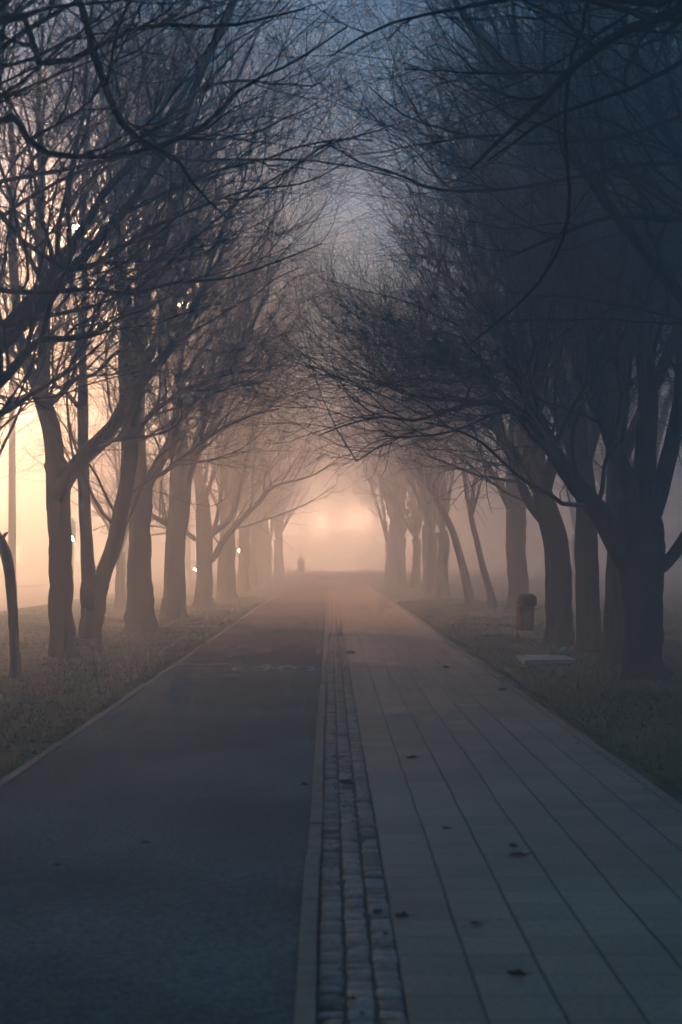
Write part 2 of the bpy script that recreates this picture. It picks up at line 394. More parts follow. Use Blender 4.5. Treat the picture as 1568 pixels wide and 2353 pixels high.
# ------------------------------------------------------------------ left row
make_tree(11, GD(1512), [(149, 1512, 66), (146, 1480, 60), (141, 1400, 55), (139, 1290, 53), (136, 1180, 54), (133, 1100, 58), (128, 1060, 52)],
    [([(128, 1075, 46), (120, 1010, 43), (105, 940, 41), (92, 890, 36), (70, 850, 27), (48, 780, 24), (38, 700, 22), (28, 560, 20), (30, 400, 16), (22, 200, 10)], .8, 0),
     ([(95, 905, 34), (101, 833, 30), (102, 745, 26), (100, 640, 24), (92, 540, 22), (96, 400, 18), (88, 230, 12), (100, 60, 8)], -.6, 0),
     ([(136, 1185, 26), (140, 1130, 40), (163, 1088, 38), (211, 1030, 33), (262, 975, 29), (300, 915, 24), (352, 851, 20), (400, 790, 16), (455, 690, 13), (500, 560, 9), (560, 420, 6)], -1.5, 2),
     ([(104, 935, 22), (140, 905, 13), (178, 868, 11), (215, 862, 9), (262, 815, 8), (330, 770, 6), (420, 740, 5)], -1.2, 0),
     ([(98, 905, 18), (70, 905, 12), (30, 925, 11), (-20, 965, 11), (-60, 985, 8)], -1.5, 0),
     ([(60, 840, 18), (20, 800, 14), (-30, 740, 11), (-90, 650, 8)], 1.5, 0)],
    'large bare tree forking low, its right limb curving up toward the path', AV_L,
    leaders=(0, 0, 0), side=1, arch=4, limb_dens=1.35)
make_tree(12, GD(1488), [(207, 1488, 50), (209, 1440, 50), (214, 1390, 58), (218, 1350, 64), (218, 1338, 62)],
    [([(208, 1350, 40), (202, 1290, 32), (199, 1215, 28), (194, 1140, 28), (191, 1060, 27), (190, 1000, 25), (190, 940, 26), (191, 850, 19), (187, 780, 17), (195, 650, 14), (188, 480, 11), (204, 300, 8), (196, 120, 5)], .5, 0),
     ([(228, 1350, 40), (243, 1300, 38), (262, 1250, 38), (278, 1180, 37), (292, 1110, 34), (300, 1040, 40), (300, 980, 46), (299, 900, 50), (298, 830, 47), (298, 760, 42)], -.4, 3),
     ([(298, 790, 26), (285, 700, 20), (278, 600, 17), (285, 450, 13), (270, 250, 9), (282, 60, 6)], .4, 0),
     ([(300, 790, 28), (318, 700, 21), (322, 600, 17), (340, 460, 13), (350, 280, 9), (372, 80, 6)], -.6, 0),
     ([(300, 905, 30), (330, 850, 22), (358, 780, 17), (400, 700, 14), (436, 600, 11), (460, 470, 8), (500, 300, 6)], -1.5, 0),
     ([(190, 945, 12), (150, 900, 9), (110, 870, 7), (60, 800, 5)], .8, 0),
     ([(303, 1010, 18), (350, 950, 12), (420, 900, 10), (520, 860, 8), (610, 850, 5)], -2.0, 0)],
    'bare tree splitting low into a thin left stem and a thick right stem', AV_L, leaders=(0, 0, 0), side=1, arch=4, limb_dens=1.15)
make_tree(13, GD(1457), [(320, 1457, 76), (321, 1420, 68), (320, 1350, 60), (320, 1290, 54), (322, 1200, 48), (325, 1150, 52), (326, 1120, 50)],
    [([(326, 1135, 34), (345, 1100, 28), (368, 1060, 26), (392, 1015, 25), (410, 965, 24), (450, 915, 18), (505, 865, 12), (560, 790, 8), (600, 700, 6)], -1.0, 1),
     ([(322, 1130, 40), (318, 1050, 36), (316, 960, 32), (322, 850, 28), (326, 700, 22), (335, 520, 16), (330, 330, 11), (342, 100, 7)], .5, 0),
     ([(400, 990, 16), (412, 900, 13), (418, 800, 12), (426, 680, 10), (440, 520, 8), (446, 350, 5)], .5, 0),
     ([(342, 1105, 14), (400, 1070, 9), (470, 1010, 8), (560, 960, 6), (640, 940, 4)], -2, 0)],
    'thick bare tree behind the low-forked one, with a straight trunk wide at its foot', AV_L, leaders=(0, 0, 0), side=1, limb_dens=1.1)
make_tree(14, GD(1425), [(401, 1425, 60), (401, 1380, 54), (403, 1300, 47), (405, 1240, 46), (410, 1180, 48), (413, 1130, 50), (414, 1090, 48)],
    [([(402, 1215, 14), (375, 1200, 12), (348, 1182, 9), (310, 1150, 6)], 1, 0),
     ([(425, 1130, 22), (445, 1060, 18), (475, 1000, 14), (510, 930, 11), (540, 840, 8), (580, 740, 5)], -1, 1)],
    'bare tree with one short low branch reaching left, fourth thick trunk in the left row', AV_L, leaders=(6, 11.0, .12), side=1, dens=.8)
make_tree(15, GD(1396), [(470, 1396, 46), (468, 1370, 40), (469, 1300, 37), (470, 1250, 38), (468, 1200, 36), (465, 1165, 32)],
    [([(478, 1290, 20), (496, 1276, 16), (511, 1244, 14), (530, 1222, 13), (563, 1186, 12), (598, 1151, 10), (619, 1124, 8), (660, 1108, 5), (720, 1092, 4), (780, 1052, 2.5)], -1.5, 0),
     ([(474, 1235, 20), (499, 1218, 15), (531, 1188, 13), (549, 1133, 11), (566, 1063, 9), (590, 980, 7), (640, 900, 5)], -.5, 1),
     ([(490, 1225, 12), (500, 1190, 10), (510, 1112, 9), (517, 1042, 8), (530, 960, 6)], 1, 1),
     ([(450, 1240, 12), (410, 1210, 9), (372, 1190, 6)], .5, 0)],
    'bare tree whose long thin limbs sweep out low to the right over the path edge', AV_L, leaders=(5, 10.5, .10), side=1, dens=.8, limb_dens=1.1)
make_tree(16, GD(1380), [(520, 1378, 52), (520, 1340, 42), (521, 1260, 36), (522, 1180, 34)],
    [], 'hazy pale bare tree just right of the long-limbed tree', AV_L, leaders=(6, 11, .12), side=1, dens=.6, K=(11, 8, 5))

# leaning young tree at the frame edge
T = Tree(21); d = GD(1558)
cv = lambda l, dd=0.0: [(*P(px, py, d + dd * i / (len(l) - 1)), w / 2 / F * d) for i, (px, py, w) in enumerate(l)]
tc = cv([(34, 1558, 28), (34, 1500, 24), (31, 1430, 23), (27, 1370, 24), (20, 1310, 25), (11, 1265, 26), (-2, 1236, 22), (-26, 1190, 18), (-44, 1100, 14), (-52, 960, 10), (-40, 800, 6)])
tc[0] = (tc[0][0], tc[0][1], -.05, tc[0][3]); p, r = T.wood(tc, 30, 12, flare=.2); branchwork(T, p[:, 12:], r[:, 12:], .8, K=(9, 5, 4))
T.wood(cv([(-2, 1240, 9), (8, 1234, 8), (14, 1226, 7), (19, 1224, 3)]), 8, 7)
T.wood(cv([(4, 1238, 4), (4, 1232, 3), (3, 1228, 2)]), 5, 6)
T.build((tc[0][0], tc[0][1], 0), 'slender leaning young tree with a short broken stub, at the left edge of the photo', AV_L, name='young_tree', cat='tree')

# ------------------------------------------------------------------ right row
make_tree(31, GD(1562), [(1487, 1562, 110), (1480, 1530, 92), (1478, 1450, 90), (1476, 1380, 92), (1474, 1320, 100), (1472, 1270, 110), (1470, 1210, 104), (1472, 1150, 92)],
    [([(1440, 1290, 60), (1400, 1210, 56), (1362, 1160, 50), (1320, 1110, 44), (1275, 1040, 38), (1225, 975, 30), (1190, 945, 24), (1130, 925, 15), (1060, 935, 11), (960, 965, 8), (880, 958, 6), (800, 975, 4), (735, 1000, 2.5)], -2.0, 0),
     ([(1500, 1310, 40), (1530, 1295, 32), (1560, 1258, 30), (1600, 1190, 28), (1650, 1080, 24), (1700, 900, 18), (1690, 650, 11)], 1.0, 2),
     ([(1472, 1160, 62), (1482, 1040, 52), (1488, 900, 46), (1480, 760, 42), (1490, 600, 36), (1482, 430, 30), (1500, 240, 22), (1492, 30, 14)], .6, 0),
     ([(1460, 1190, 46), (1440, 1100, 40), (1395, 980, 34), (1370, 860, 30), (1350, 740, 26), (1300, 620, 20), (1270, 480, 16), (1240, 330, 11), (1180, 170, 7)], -.8, 0),
     ([(1500, 1180, 46), (1530, 1080, 40), (1560, 940, 32), (1565, 760, 26), (1540, 560, 20), (1560, 380, 14), (1550, 150, 8)], 1.5, 0),
     ([(1255, 1010, 18), (1210, 900, 14), (1180, 850, 11), (1100, 860, 8), (1040, 880, 6), (960, 870, 5), (900, 880, 3)], -1.5, 0),
     ([(1330, 1115, 20), (1270, 1010, 15), (1215, 900, 12), (1150, 820, 9), (1060, 790, 7), (960, 800, 4)], .5, 1)],
    'massive dark tree at the right edge, a thick limb sweeping left over the path', AV_R, leaders=(0, 0, 0), side=-1, limb_dens=2.6)
make_tree(32, GD(1520), [(1412, 1520, 78), (1412, 1480, 62), (1416, 1400, 56), (1420, 1300, 52), (1416, 1180, 46), (1418, 1080, 42)],
    [], 'dark bare tree pressed close behind the massive right-hand trunk', AV_R, leaders=(6, 10.0, .15), side=-1, dens=1.5)
make_tree(33, GD(1496), [(1354, 1494, 68), (1352, 1450, 58), (1349, 1350, 54), (1347, 1250, 54), (1346, 1160, 50), (1342, 1080, 46)],
    [([(1342, 1110, 28), (1300, 1000, 24), (1250, 900, 20), (1180, 800, 15), (1100, 700, 11), (1010, 620, 7)], -1.5, 2)],
    'straight dark bare tree standing second in the right row beside a thin gap of light', AV_R, leaders=(6, 10.5, .15), side=-1, dens=1.4, limb_dens=1.1)
make_tree(34, GD(1484), [(1286, 1484, 70), (1287, 1440, 62), (1284, 1350, 62), (1279, 1270, 60), (1268, 1200, 54), (1250, 1140, 46)],
    [([(1250, 1150, 34), (1215, 1090, 28), (1180, 1040, 22), (1130, 980, 16), (1060, 960, 11), (980, 985, 8), (900, 1010, 5), (820, 1060, 3)], -1.5, 1),
     ([(1268, 1215, 26), (1225, 1170, 20), (1190, 1100, 17), (1160, 1010, 13), (1120, 900, 9)], 1.5, 2)],
    'dark bare tree right of the litter bin, trunk curving left', AV_R, leaders=(6, 10.5, .13), side=-1, dens=1.1, limb_dens=1.3)
make_tree(35, GD(1412), [(1190, 1412, 56), (1190, 1370, 48), (1188, 1300, 46), (1186, 1200, 46), (1184, 1130, 44)],
    [([(1180, 1180, 22), (1140, 1100, 17), (1090, 1040, 13), (1020, 1010, 9), (940, 1020, 6), (870, 1050, 4)], -1.5, 1)],
    'hazy straight bare tree right behind the orange litter bin', AV_R, leaders=(6, 12, .13), side=-1, dens=.8)
make_tree(36, GD(1398), [(1133, 1398, 22), (1126, 1360, 18), (1112, 1310, 16), (1097, 1250, 14), (1084, 1190, 12)],
    [], 'hazy thin bare tree leaning left, the right of a leaning pair', AV_R, leaders=(4, 7, .07), side=-1, dens=.5)
make_tree(37, GD(1393), [(1084, 1393, 26), (1074, 1350, 21), (1060, 1290, 18), (1040, 1220, 16), (1010, 1160, 13), (985, 1120, 11)],
    [], 'hazy thin bare tree leaning toward the path, left of a pair', AV_R, leaders=(5, 7, .08), side=-1, dens=.6, toward=.3)

# ------------------------------------------------------------------ trees beside the camera whose boughs hang into view
def near_tree(seed, x, y, side, boughs, label, group, h=11, arch=7):
    T = Tree(seed); rng = T.rng
    T.wood([(x, y, -.06, .30), (x + .02, y, .8, .25), (x - .03, y + .05, 1.8, .23), (x, y, 2.7, .24), (x, y + .05, 3.1, .22)], 22, 14, flare=.35)
    p, r = upright_limbs(T, (x, y, 3.0), 6, h, .09, (.1, .8), toward=.1 * side); branchwork(T, p, r, 1.2, fine=True, K=(10, 8, 5))
    arch_limbs(T, x, y, side, arch, 3.3, 8.5)
    for l, y0, y1, dn in boughs:
        n = len(l); c = [(*P(px, py, y0 + (y1 - y0) * i / (n - 1)), w * .8 / 2 / F * (y0 + (y1 - y0) * i / (n - 1))) for i, (px, py, w) in enumerate(l)]
        c = [(x, y, 2.7 if c[0][2] < 5 else 4.0, c[0][3] * 1.5)] + c
        p, r = T.wood(c, 4 * n, 8, rough=.04)
        k = int(4 * n * .3); branchwork(T, p[:, k:], r[:, k:], dn, K=(9, 6, 4), reach=.62)
    return T.build((x, y, 0), label, group)
near_tree(41, -4.4, 15.0, 1, [
    ([(-150, 1000, 34), (-60, 930, 32), (0, 880, 29), (55, 815, 26), (95, 782, 20), (165, 778, 16), (225, 762, 13), (265, 735, 9), (330, 712, 7)], 14.6, 14.0, 1.0),
    ([(-140, 1010, 20), (-60, 985, 17), (0, 955, 14), (60, 915, 12), (110, 885, 9), (170, 845, 7), (230, 790, 5)], 14.4, 13.6, .8),
    ([(-80, 660, 20), (0, 668, 16), (100, 672, 14), (220, 664, 12), (300, 676, 10), (400, 650, 9), (520, 640, 7), (640, 600, 5), (740, 560, 3)], 14.5, 13.5, 1.3),
    ([(-60, 470, 22), (60, 560, 14), (170, 620, 14), (250, 590, 12), (340, 530, 10), (450, 480, 9), (560, 440, 7), (700, 420, 5), (800, 370, 3)], 15, 13.4, 1.3)],
    'bare tree just outside the left edge, its knotty boughs reaching in at mid height', AV_L, arch=4)
near_tree(42, -4.3, 9.0, 1, [
    ([(-150, -220, 36), (60, -120, 30), (180, 0, 22), (215, 120, 22), (270, 265, 20), (330, 330, 19), (400, 360, 14), (450, 430, 8), (520, 500, 6)], 9.0, 9.2, .8),
    ([(-60, 300, 24), (90, 350, 20), (240, 360, 14), (380, 330, 13), (480, 280, 12), (560, 200, 10), (680, 140, 7), (800, 60, 5)], 9, 9.5, .9),
    ([(-60, 60, 30), (100, 150, 22), (200, 120, 16), (330, 60, 14), (520, 60, 10), (700, 20, 6)], 8.6, 9.4, .9)],
    'bare tree outside the left edge, its crooked thick bough dropping from the top left', AV_L, arch=8)
near_tree(43, 4.6, 14.0, -1, [
    ([(1700, 480, 22), (1568, 505, 18), (1400, 500, 14), (1240, 560, 10), (1150, 600, 6)], 14, 13.2, 1.1),
    ([(1720, 330, 22), (1568, 372, 16), (1450, 380, 13), (1300, 412, 11), (1150, 436, 10), (1010, 436, 9), (900, 395, 7), (820, 370, 5), (740, 320, 3)], 14, 13, 1.0),
    ([(1720, 250, 22), (1568, 270, 14), (1440, 310, 12), (1300, 325, 11), (1180, 330, 10), (1050, 305, 8), (930, 265, 6), (850, 200, 4)], 13.6, 12.6, 1.0)],
    'bare tree outside the right edge, sending long level boughs toward the path', AV_R)
near_tree(44, 4.4, 8.0, -1, [
    ([(1720, -60, 40), (1568, 20, 34), (1420, 80, 30), (1310, 160, 24), (1240, 240, 20), (1150, 320, 13), (1080, 390, 7)], 8.2, 9.2, .9),
    ([(1500, -150, 18), (1340, 60, 13), (1305, 200, 12), (1300, 330, 11), (1310, 460, 10), (1290, 560, 9), (1230, 660, 8), (1150, 735, 6), (1080, 790, 3)], 8.6, 10.0, .35),
    ([(1720, 40, 30), (1500, 10, 20), (1250, -10, 16), (1050, 20, 12), (880, 60, 8), (760, 130, 5)], 8.2, 9.4, 1.0)],
    'bare tree outside the right edge, one long thin bough drooping in a wide arc', AV_R)

near_tree(45, -4.5, 3.0, 1, [], 'unseen bare tree on the left, added so its crown shades the near path', AV_L)  # this pair stays out of view, added so the crowns shade the near ground
near_tree(46, 4.5, 2.0, -1, [], 'unseen bare tree on the right, added so its crown shades the near path', AV_R)

# ------------------------------------------------------------------ hazy trees farther down the avenue (copies of three sources)
def far_source(seed, trunk_h, w, h, label, group, dens=1.0, low=True, lead=8):
    T = Tree(seed)
    T.wood([(0, 0, -.1, w * 1.25), (.02, 0, 1.0, w), (-.03, .03, trunk_h * .7, w * .92), (0, 0, trunk_h, w)], 14, 12, flare=.25)
    p, r = upright_limbs(T, (0, 0, trunk_h), lead, h, w * .5, (.08, .5)); branchwork(T, p, r, dens, K=(8, 6, 4))
    arch_limbs(T, 0, 0, 1, 1, L0=5)
    return T.build((0, 0, 0), label, group)
def copy_thing(o, label=None, group=None):
    c = o.copy(); C.objects.link(c)
    for ch in o.children:
        k = ch.copy(); C.objects.link(k); k.parent = c
    if label: c['label'] = label
    if group: c['group'] = group
    return c
protos = []
FAR = []
yl = [63, 71, 79.5, 88, 97, 106, 116, 128]
for i, y in enumerate(yl): FAR.append((-4.35 + random.uniform(-.25, .25), y + random.uniform(-1, 1), 'L', i))
yr = [60, 67, 74, 82, 91, 101, 112]
for i, y in enumerate(yr): FAR.append((4.7 + random.uniform(-.25, .3), y + random.uniform(-1, 1), 'R', i))
srcs = [far_source(51, 3.0, .27, 11.5, 'x', 'x', 1.), far_source(52, 3.6, .30, 11, 'x', 'x', 1.), far_source(53, 2.6, .24, 12, 'x', 'x', 1.)]
used = [False] * 3
def place(x, y, rz, sc, label, group, k):
    o = srcs[k] if not used[k] else copy_thing(srcs[k]); used[k] = True
    o.location = (x, y, 0); o.rotation_euler = (0, 0, rz); o.scale = (sc, sc, sc); o['label'] = label; o['group'] = group
    return o
FARPOS = {(sd, n): (x, y) for x, y, sd, n in FAR}
ORD = ['first', 'second', 'third', 'fourth', 'fifth']
for i, (x, y, sd, n) in enumerate(FAR):
    side, ref = ('left', 'pale hazy trunk') if sd == 'L' else ('right', 'leaning pair')
    lab = f'fogged bare tree on the {side}, {ORD[n]} past the {ref}' if n < 5 else f'bare tree almost lost in the fog at the far end of the {side} row'
    place(x, y, random.uniform(0, 6.28), random.uniform(.9, 1.1), lab, f'fogged bare trees of the far {side} row', i % 3)
# park trees on the grass beyond the right row, their boughs close the gaps between the trunks
for i, (x, y, s_) in enumerate([(8.6, 22.5, .95), (9.6, 31, 1.05), (8.8, 40, 1.0), (13.5, 46, 1.1), (11.5, 57, 1.1), (14.5, 36, 1.0), (18, 66, 1.15), (13, 75, 1.1)]):
    place(x, y, random.uniform(0, 6.28), s_, 'bare park tree mostly hidden behind the dark right row', 'park trees behind the right row', (i + 1) % 3)
for i, (x, y) in enumerate([(-4.4, -4.5), (4.5, -5)]):  # unseen trees, added to keep sky light off the foreground
    place(x, y, random.uniform(0, 6.28), 1.0, 'bare avenue tree added to shade the near path, standing behind the photographer', 'added avenue trees behind the photographer', i % 3)
# two thin trees standing by the street on the left
for (px, py, sc, lab) in [(-60, 1402, .72, 'bare street tree at the left edge whose thin boughs hang over the bright street'), (276, 1405, .62, 'thin bare street tree seen between the forked tree and the thick straight trunk')]:
    y = GD(py); x = (px - VX) / F * y
    place(x, y, random.uniform(0, 6.28), sc, lab, 'street trees on the left', 1 if sc > .7 else 0)

# ------------------------------------------------------------------ ground, paths, street
XL, XR = -2.51, 2.41            # outer faces of the two edge kerbs
def ground_z(x, y):
    x = np.asarray(x, float); y = np.asarray(y, float)
    a = np.clip((np.abs(x) - 2.6) / .6, 0, 1); b = np.clip((9.6 + x) / .8, 0, 1)
    h = .03 + .035 * np.sin(x * .9 + 1) * np.sin(y * .33) + .02 * np.sin(x * 2.3 + y * 1.1) + .012 * np.sin(x * 5.1 - y * 3.3)
    return np.where(np.abs(x) < 2.5, -.09, np.where(np.abs(x) < 2.6, -.012, h * a * b - .012 * (1 - a)))
xs = np.unique(np.r_[np.linspace(-200, -30, 12), np.arange(-30, -9, 1.0), np.arange(-9.6, -2.6, .2), [-2.56, -2.5, -2.45, 0, 2.35, 2.395, 2.47, 2.56], np.arange(2.6, 16, .25), np.arange(16, 40, 2.), np.linspace(40, 200, 10)])
ys = np.unique(np.r_[np.linspace(-40, 4, 8), np.arange(4, 45, .3), np.arange(45, 100, 1.5), np.linspace(100, 420, 26)])
X, Y = np.meshgrid(xs, ys); V = np.stack([X, Y, ground_z(X, Y)], -1).reshape(-1, 3)
nx = len(xs); i = np.arange(len(ys) - 1)[:, None] * nx + np.arange(nx - 1)[None]
Q = np.stack([i, i + 1, i + nx + 1, i + nx], -1).reshape(-1, 4)
tag(mesh_obj('ground', V, Q, M['soil']), kind='structure')

def sheet(name, x0, x1, y0, y1, z, m, wav=.006, step=.5):
    xs = np.linspace(x0, x1, max(2, int((x1 - x0) / .25))); ys = np.r_[np.arange(y0, min(y1, 60), step), np.linspace(min(y1, 60), y1, 30)] if y1 > 60 else np.arange(y0, y1 + 1e-6, (y1 - y0) / max(1, round((y1 - y0) / step)))
    ys = np.unique(ys); X, Y = np.meshgrid(xs, ys)
    Z = z + wav * (np.sin(Y * 1.7 + X * .8) * .5 + np.sin(Y * .63 + 1.3) + .4 * np.sin(Y * 3.9 - X * 2))
    n = len(xs); i = np.arange(len(ys) - 1)[:, None] * n + np.arange(n - 1)[None]
    return tag(mesh_obj(name, np.stack([X, Y, Z], -1).reshape(-1, 3), np.stack([i, i + 1, i + n + 1, i + n], -1).reshape(-1, 4), m), kind='structure')
YB = GD(1533)
sheet('bike_path', XL + .08, -.135, 1.0, YB, -.006, M['asphalt'])
sheet('red_bike_path', XL + .08, -.135, YB, 190, -.004, M['redasphalt'])
sheet('footpath', .288, XR - .08, 1.0, 190, 0, M['pavers'], .004)
sheet('sett_bed', -.056, .289, 1.0, 190, -.008, M['moss'], .002)
def kerb(name, x0, x1, z, y0=1.0, y1=190.0):
    b = MB(); y = y0; rng = random.Random(len(name))
    while y < y1:
        L = 1.0 if y < 70 else 6.0; dx = rng.uniform(-.006, .006); dz = rng.uniform(-.006, .006)
        b.box(x0 + dx, y + .004, -.12, x1 + dx, y + L - .004, z + dz, .006); y += L
    return tag(b.build(name, M['kerb']), kind='structure')
kerb('middle_kerb', -.134, -.057, .022); kerb('left_kerb', XL, XL + .079, .012); kerb('right_kerb', XR - .079, XR, .012)

# granite setts: three rows of uneven domed stones
rng = np.random.default_rng(5)
g = np.array([-1, -.78, 0, .78, 1]); hh = np.array([.15, .85, 1, .85, .15])
U, W = np.meshgrid(g, g); H = np.minimum(*np.meshgrid(hh, hh))
vs = []; qs = []; tints = []; n0 = 0
ii = np.arange(4)[:, None] * 5 + np.arange(4)[None]; qq = np.stack([ii, ii + 1, ii + 6, ii + 5], -1).reshape(-1, 4)
for row in range(3):
    y = 2.0 + row * .04
    xc = -.056 + .0575 + row * .115
    while y < 75:
        L = rng.uniform(.07, .135); wdt = rng.uniform(.053, .0575); sink = 0 if rng.random() > .06 else -.012
        if rng.random() < .995:
            a = rng.normal(0, .03)
            xx = U * wdt + rng.normal(0, .002) + rng.normal(0, .0022, U.shape); yy = W * (L / 2 - .003) + rng.normal(0, .003, U.shape)
            z = -.026 + H * (.029 + rng.uniform(-.005, .005)) + rng.normal(0, .0015, U.shape) * H + sink + xx * rng.normal(0, .05) + yy * rng.normal(0, .05)
            vs.append(np.stack([xc + xx - a * yy, y + L / 2 + yy + a * xx, z], -1).reshape(-1, 3)); qs.append(qq + n0); n0 += 25
            t = rng.uniform(.17, .34); tints += [(t * rng.uniform(1.4, 1.7), t * .9, t * rng.uniform(.62, .74), 1)] * 25
        y += L
o = mesh_obj('sett_strip', np.vstack(vs), np.vstack(qs), M['setts']); tag(o, kind='structure')
ca = o.data.color_attributes.new('tint', 'FLOAT_COLOR', 'POINT'); ca.data.foreach_set('color', np.array(tints, dtype=np.float32).ravel())

sheet('road', -17.5, -9.95, -20, 400, .012, M['road'], .002, 4)
b = MB(); b.box(-9.95, -20, -.1, -9.8, 400, .10, .01); tag(b.build('road_kerb', M['kerb']), kind='structure')
b = MB(); b.box(-17.65, -20, -.1, -17.5, 400, .12, .01); tag(b.build('far_road_kerb', M['kerb']), kind='structure')
sheet('pavement', -21.0, -17.65, -20, 400, .11, M['road'], .001, 4)

# painted marking: crossing line and bicycle symbol
b = MB()
def strip(pts, w, z=.008):
    pts = [np.array(p, float) for p in pts]
    for a, c in zip(pts[:-1], pts[1:]):
        t = (c - a) / np.linalg.norm(c - a); n = np.array([-t[1], t[0]]) * w / 2
        b.add([(*(a - n), z), (*(c - n), z), (*(c + n), z), (*(a + n), z)], [(0, 1, 2, 3)])
strip([(-2.40, 22.6), (-1.95, 22.55), (-1.62, 22.7)], .14)
for cx in (-1.22, -.52):
    strip([(cx + .26 * math.cos(t * math.pi / 8), 21.65 + .5 * math.sin(t * math.pi / 8)) for t in range(17)], .055)
strip([(-1.22, 21.65), (-1.0, 22.3), (-.66, 22.3), (-.52, 21.65)], .05, .0095); strip([(-1.0, 22.3), (-.88, 21.65), (-.66, 22.3)], .05, .011); strip([(-1.08, 22.45), (-.92, 22.45)], .06, .0095)
strip([(-.34, 22.2), (-.24, 22.2)], .1)
tag(b.build('bike_path_marking', M['paint']), kind='structure')

# ------------------------------------------------------------------ grass
rng = np.random.default_rng(9)
def blades(n, x, y, hmin, hmax, w):
    z = ground_z(x, y); a = rng.uniform(0, 6.28, n); h = rng.uniform(hmin, hmax, n); ln = rng.uniform(.1, .9, n) * h; b_ = rng.uniform(0, 6.28, n)
    c, s = np.cos(a) * w, np.sin(a) * w
    v = np.stack([np.stack([x - c, y - s, z - .01], -1), np.stack([x + c, y + s, z - .01], -1), np.stack([x + np.cos(b_) * ln, y + np.sin(b_) * ln, z + h], -1)], 1)
    return v.reshape(-1, 3)
def scat(n, x0, x1, y0, y1, pw=1.6):
    u = rng.uniform(0, 1, n); y = y0 + (y1 - y0) * u ** pw; x = rng.uniform(x0, x1, n)
    nz = np.sin(x * 1.3 + np.sin(y * .7) * 2) + np.sin(y * 1.1 + x * .5) + rng.normal(0, .8, n)
    k = nz > -.9; return x[k], y[k]
vv = []
for a in ((110000, -9.7, -2.56, 9, 60, .014), (110000, 2.46, 11, 8, 55, .014)):
    x, y = scat(a[0], a[1], a[2], a[3], a[4]); vv.append(blades(len(x), x, y, .015, .055, .0035 + .00035 * y))
for x0, s_ in ((XL - .02, 1), (XR + .02, -1)):          # fringe creeping over the kerbs, in clumps
    n = 40000; y = 7.5 + 45 * rng.uniform(0, 1, n) ** 1.4; k = (np.sin(y * 2.1 + x0) + np.sin(y * 5.3) + rng.normal(0, .7, n)) > -.2; y = y[k]
    x = x0 + s_ * np.clip(rng.normal(-.02, .05, len(y)) + .04 * np.sin(y * 3.3) * np.sin(y * 1.3), -.15, .14); z = blades(len(y), x, y, .02, .06, .004 + .0003 * y); z[:, 2] = np.maximum(z[:, 2], .0); vv.append(z)
v = np.vstack(vv)
go = mesh_obj('grass', v, np.arange(len(v)).reshape(-1, 3), M['grass'], smooth=False)
tag(go, 'short matted winter grass on the verges either side of the path', 'grass', kind='stuff')

# thin scatter of dead leaves on the verges
n = 2600; ly = 8 + 42 * rng.uniform(0, 1, n) ** 1.5; sd = rng.random(n) < .5
lx = np.where(sd, -2.5 - np.abs(rng.normal(0, 1.6, n)), 2.42 + np.abs(rng.normal(0, 1.8, n)))
m_ = 420; ex = np.concatenate([-2.36 + np.abs(rng.normal(0, .07, m_ // 3)), 2.36 - np.abs(rng.normal(0, .09, m_ // 3)), rng.uniform(-.04, .28, m_ // 3)])
lx = np.concatenate([lx, ex]); ly = np.concatenate([ly, 5 + 40 * rng.uniform(0, 1, len(ex)) ** 1.3]); n = len(lx)
a = rng.uniform(0, 6.28, n); s_ = rng.uniform(.02, .05, n) * np.where(np.abs(lx) < 2.42, .55, 1); up_ = rng.uniform(0, .025, n)
zz = np.maximum(ground_z(lx, ly), 0) + .018
c, q = np.cos(a) * s_, np.sin(a) * s_
v = np.stack([np.stack([lx - c, ly - q, zz], -1), np.stack([lx + q * .6, ly - c * .6, zz + up_], -1), np.stack([lx + c, ly + q, zz], -1), np.stack([lx - q * .6, ly + c * .6, zz + up_], -1)], 1).reshape(-1, 3)
M['litter'] = mat('brown_leaf_litter', (.05, .03, .014), (.16, .10, .045), 2.5, .9)
tag(mesh_obj('leaf_litter', v, np.arange(len(v)).reshape(-1, 4), M['litter'], smooth=False), 'thin scatter of dead brown leaves over both grass verges', 'leaf litter', kind='stuff')

# ------------------------------------------------------------------ litter bin
by = GD(1486); bx = (1206 - VX) / F * by; bz = float(ground_z(bx, by))
lb = tag(empty('litter_bin', (bx, by, bz)), 'orange litter bin with a black hood on a thin post, at the right verge', 'litter bin')
b = MB()   # tapered, rounded bucket leaning a little
rp = []
for z, w, dpt in ((.30, .125, .10), (.32, .135, .11), (.55, .148, .122), (.74, .158, .13), (.76, .162, .134), (.775, .158, .13)):
    rp.append([(math.copysign(abs(math.cos(t)) ** .6, math.cos(t)) * w, math.copysign(abs(math.sin(t)) ** .6, math.sin(t)) * dpt, z) for t in np.arange(20) * 2 * math.pi / 20])
def loft(b, rings, cap=True):
    n = len(rings[0]); vs = [p for r in rings for p in r]; fs = []
    for k in range(len(rings) - 1):
        for i in range(n): j = (i + 1) % n; fs.append((k * n + i, k * n + j, (k + 1) * n + j, (k + 1) * n + i))
    if cap: fs += [tuple(range(n - 1, -1, -1)), tuple((len(rings) - 1) * n + i for i in range(n))]
    b.add(vs, fs)
loft(b, rp); bk = b.build('bucket', M['orange'], lb, True); bk.rotation_euler = (0, math.radians(2.5), 0)
b = MB(); loft(b, [[(p[0] * s_, p[1] * s_, z) for p in rp[3]] for z, s_ in ((.776, 1.12), (.80, 1.2), (.865, 1.2), (.94, 1.14), (.985, .86), (1.0, .45))])
hd = b.build('hood', M['black'], lb, True); hd.rotation_euler = (0, math.radians(2.5), 0)
b = MB(); b.box(-.10, -.153, .845, .13, -.146, .905, .003); b.build('slot', M['rubber'], hd)
b = MB(); b.tube([(-.115, .15, -.1), (-.112, .15, .4), (-.11, .15, .93)], .021, 8); b.build('post', M['steel'], lb, True)
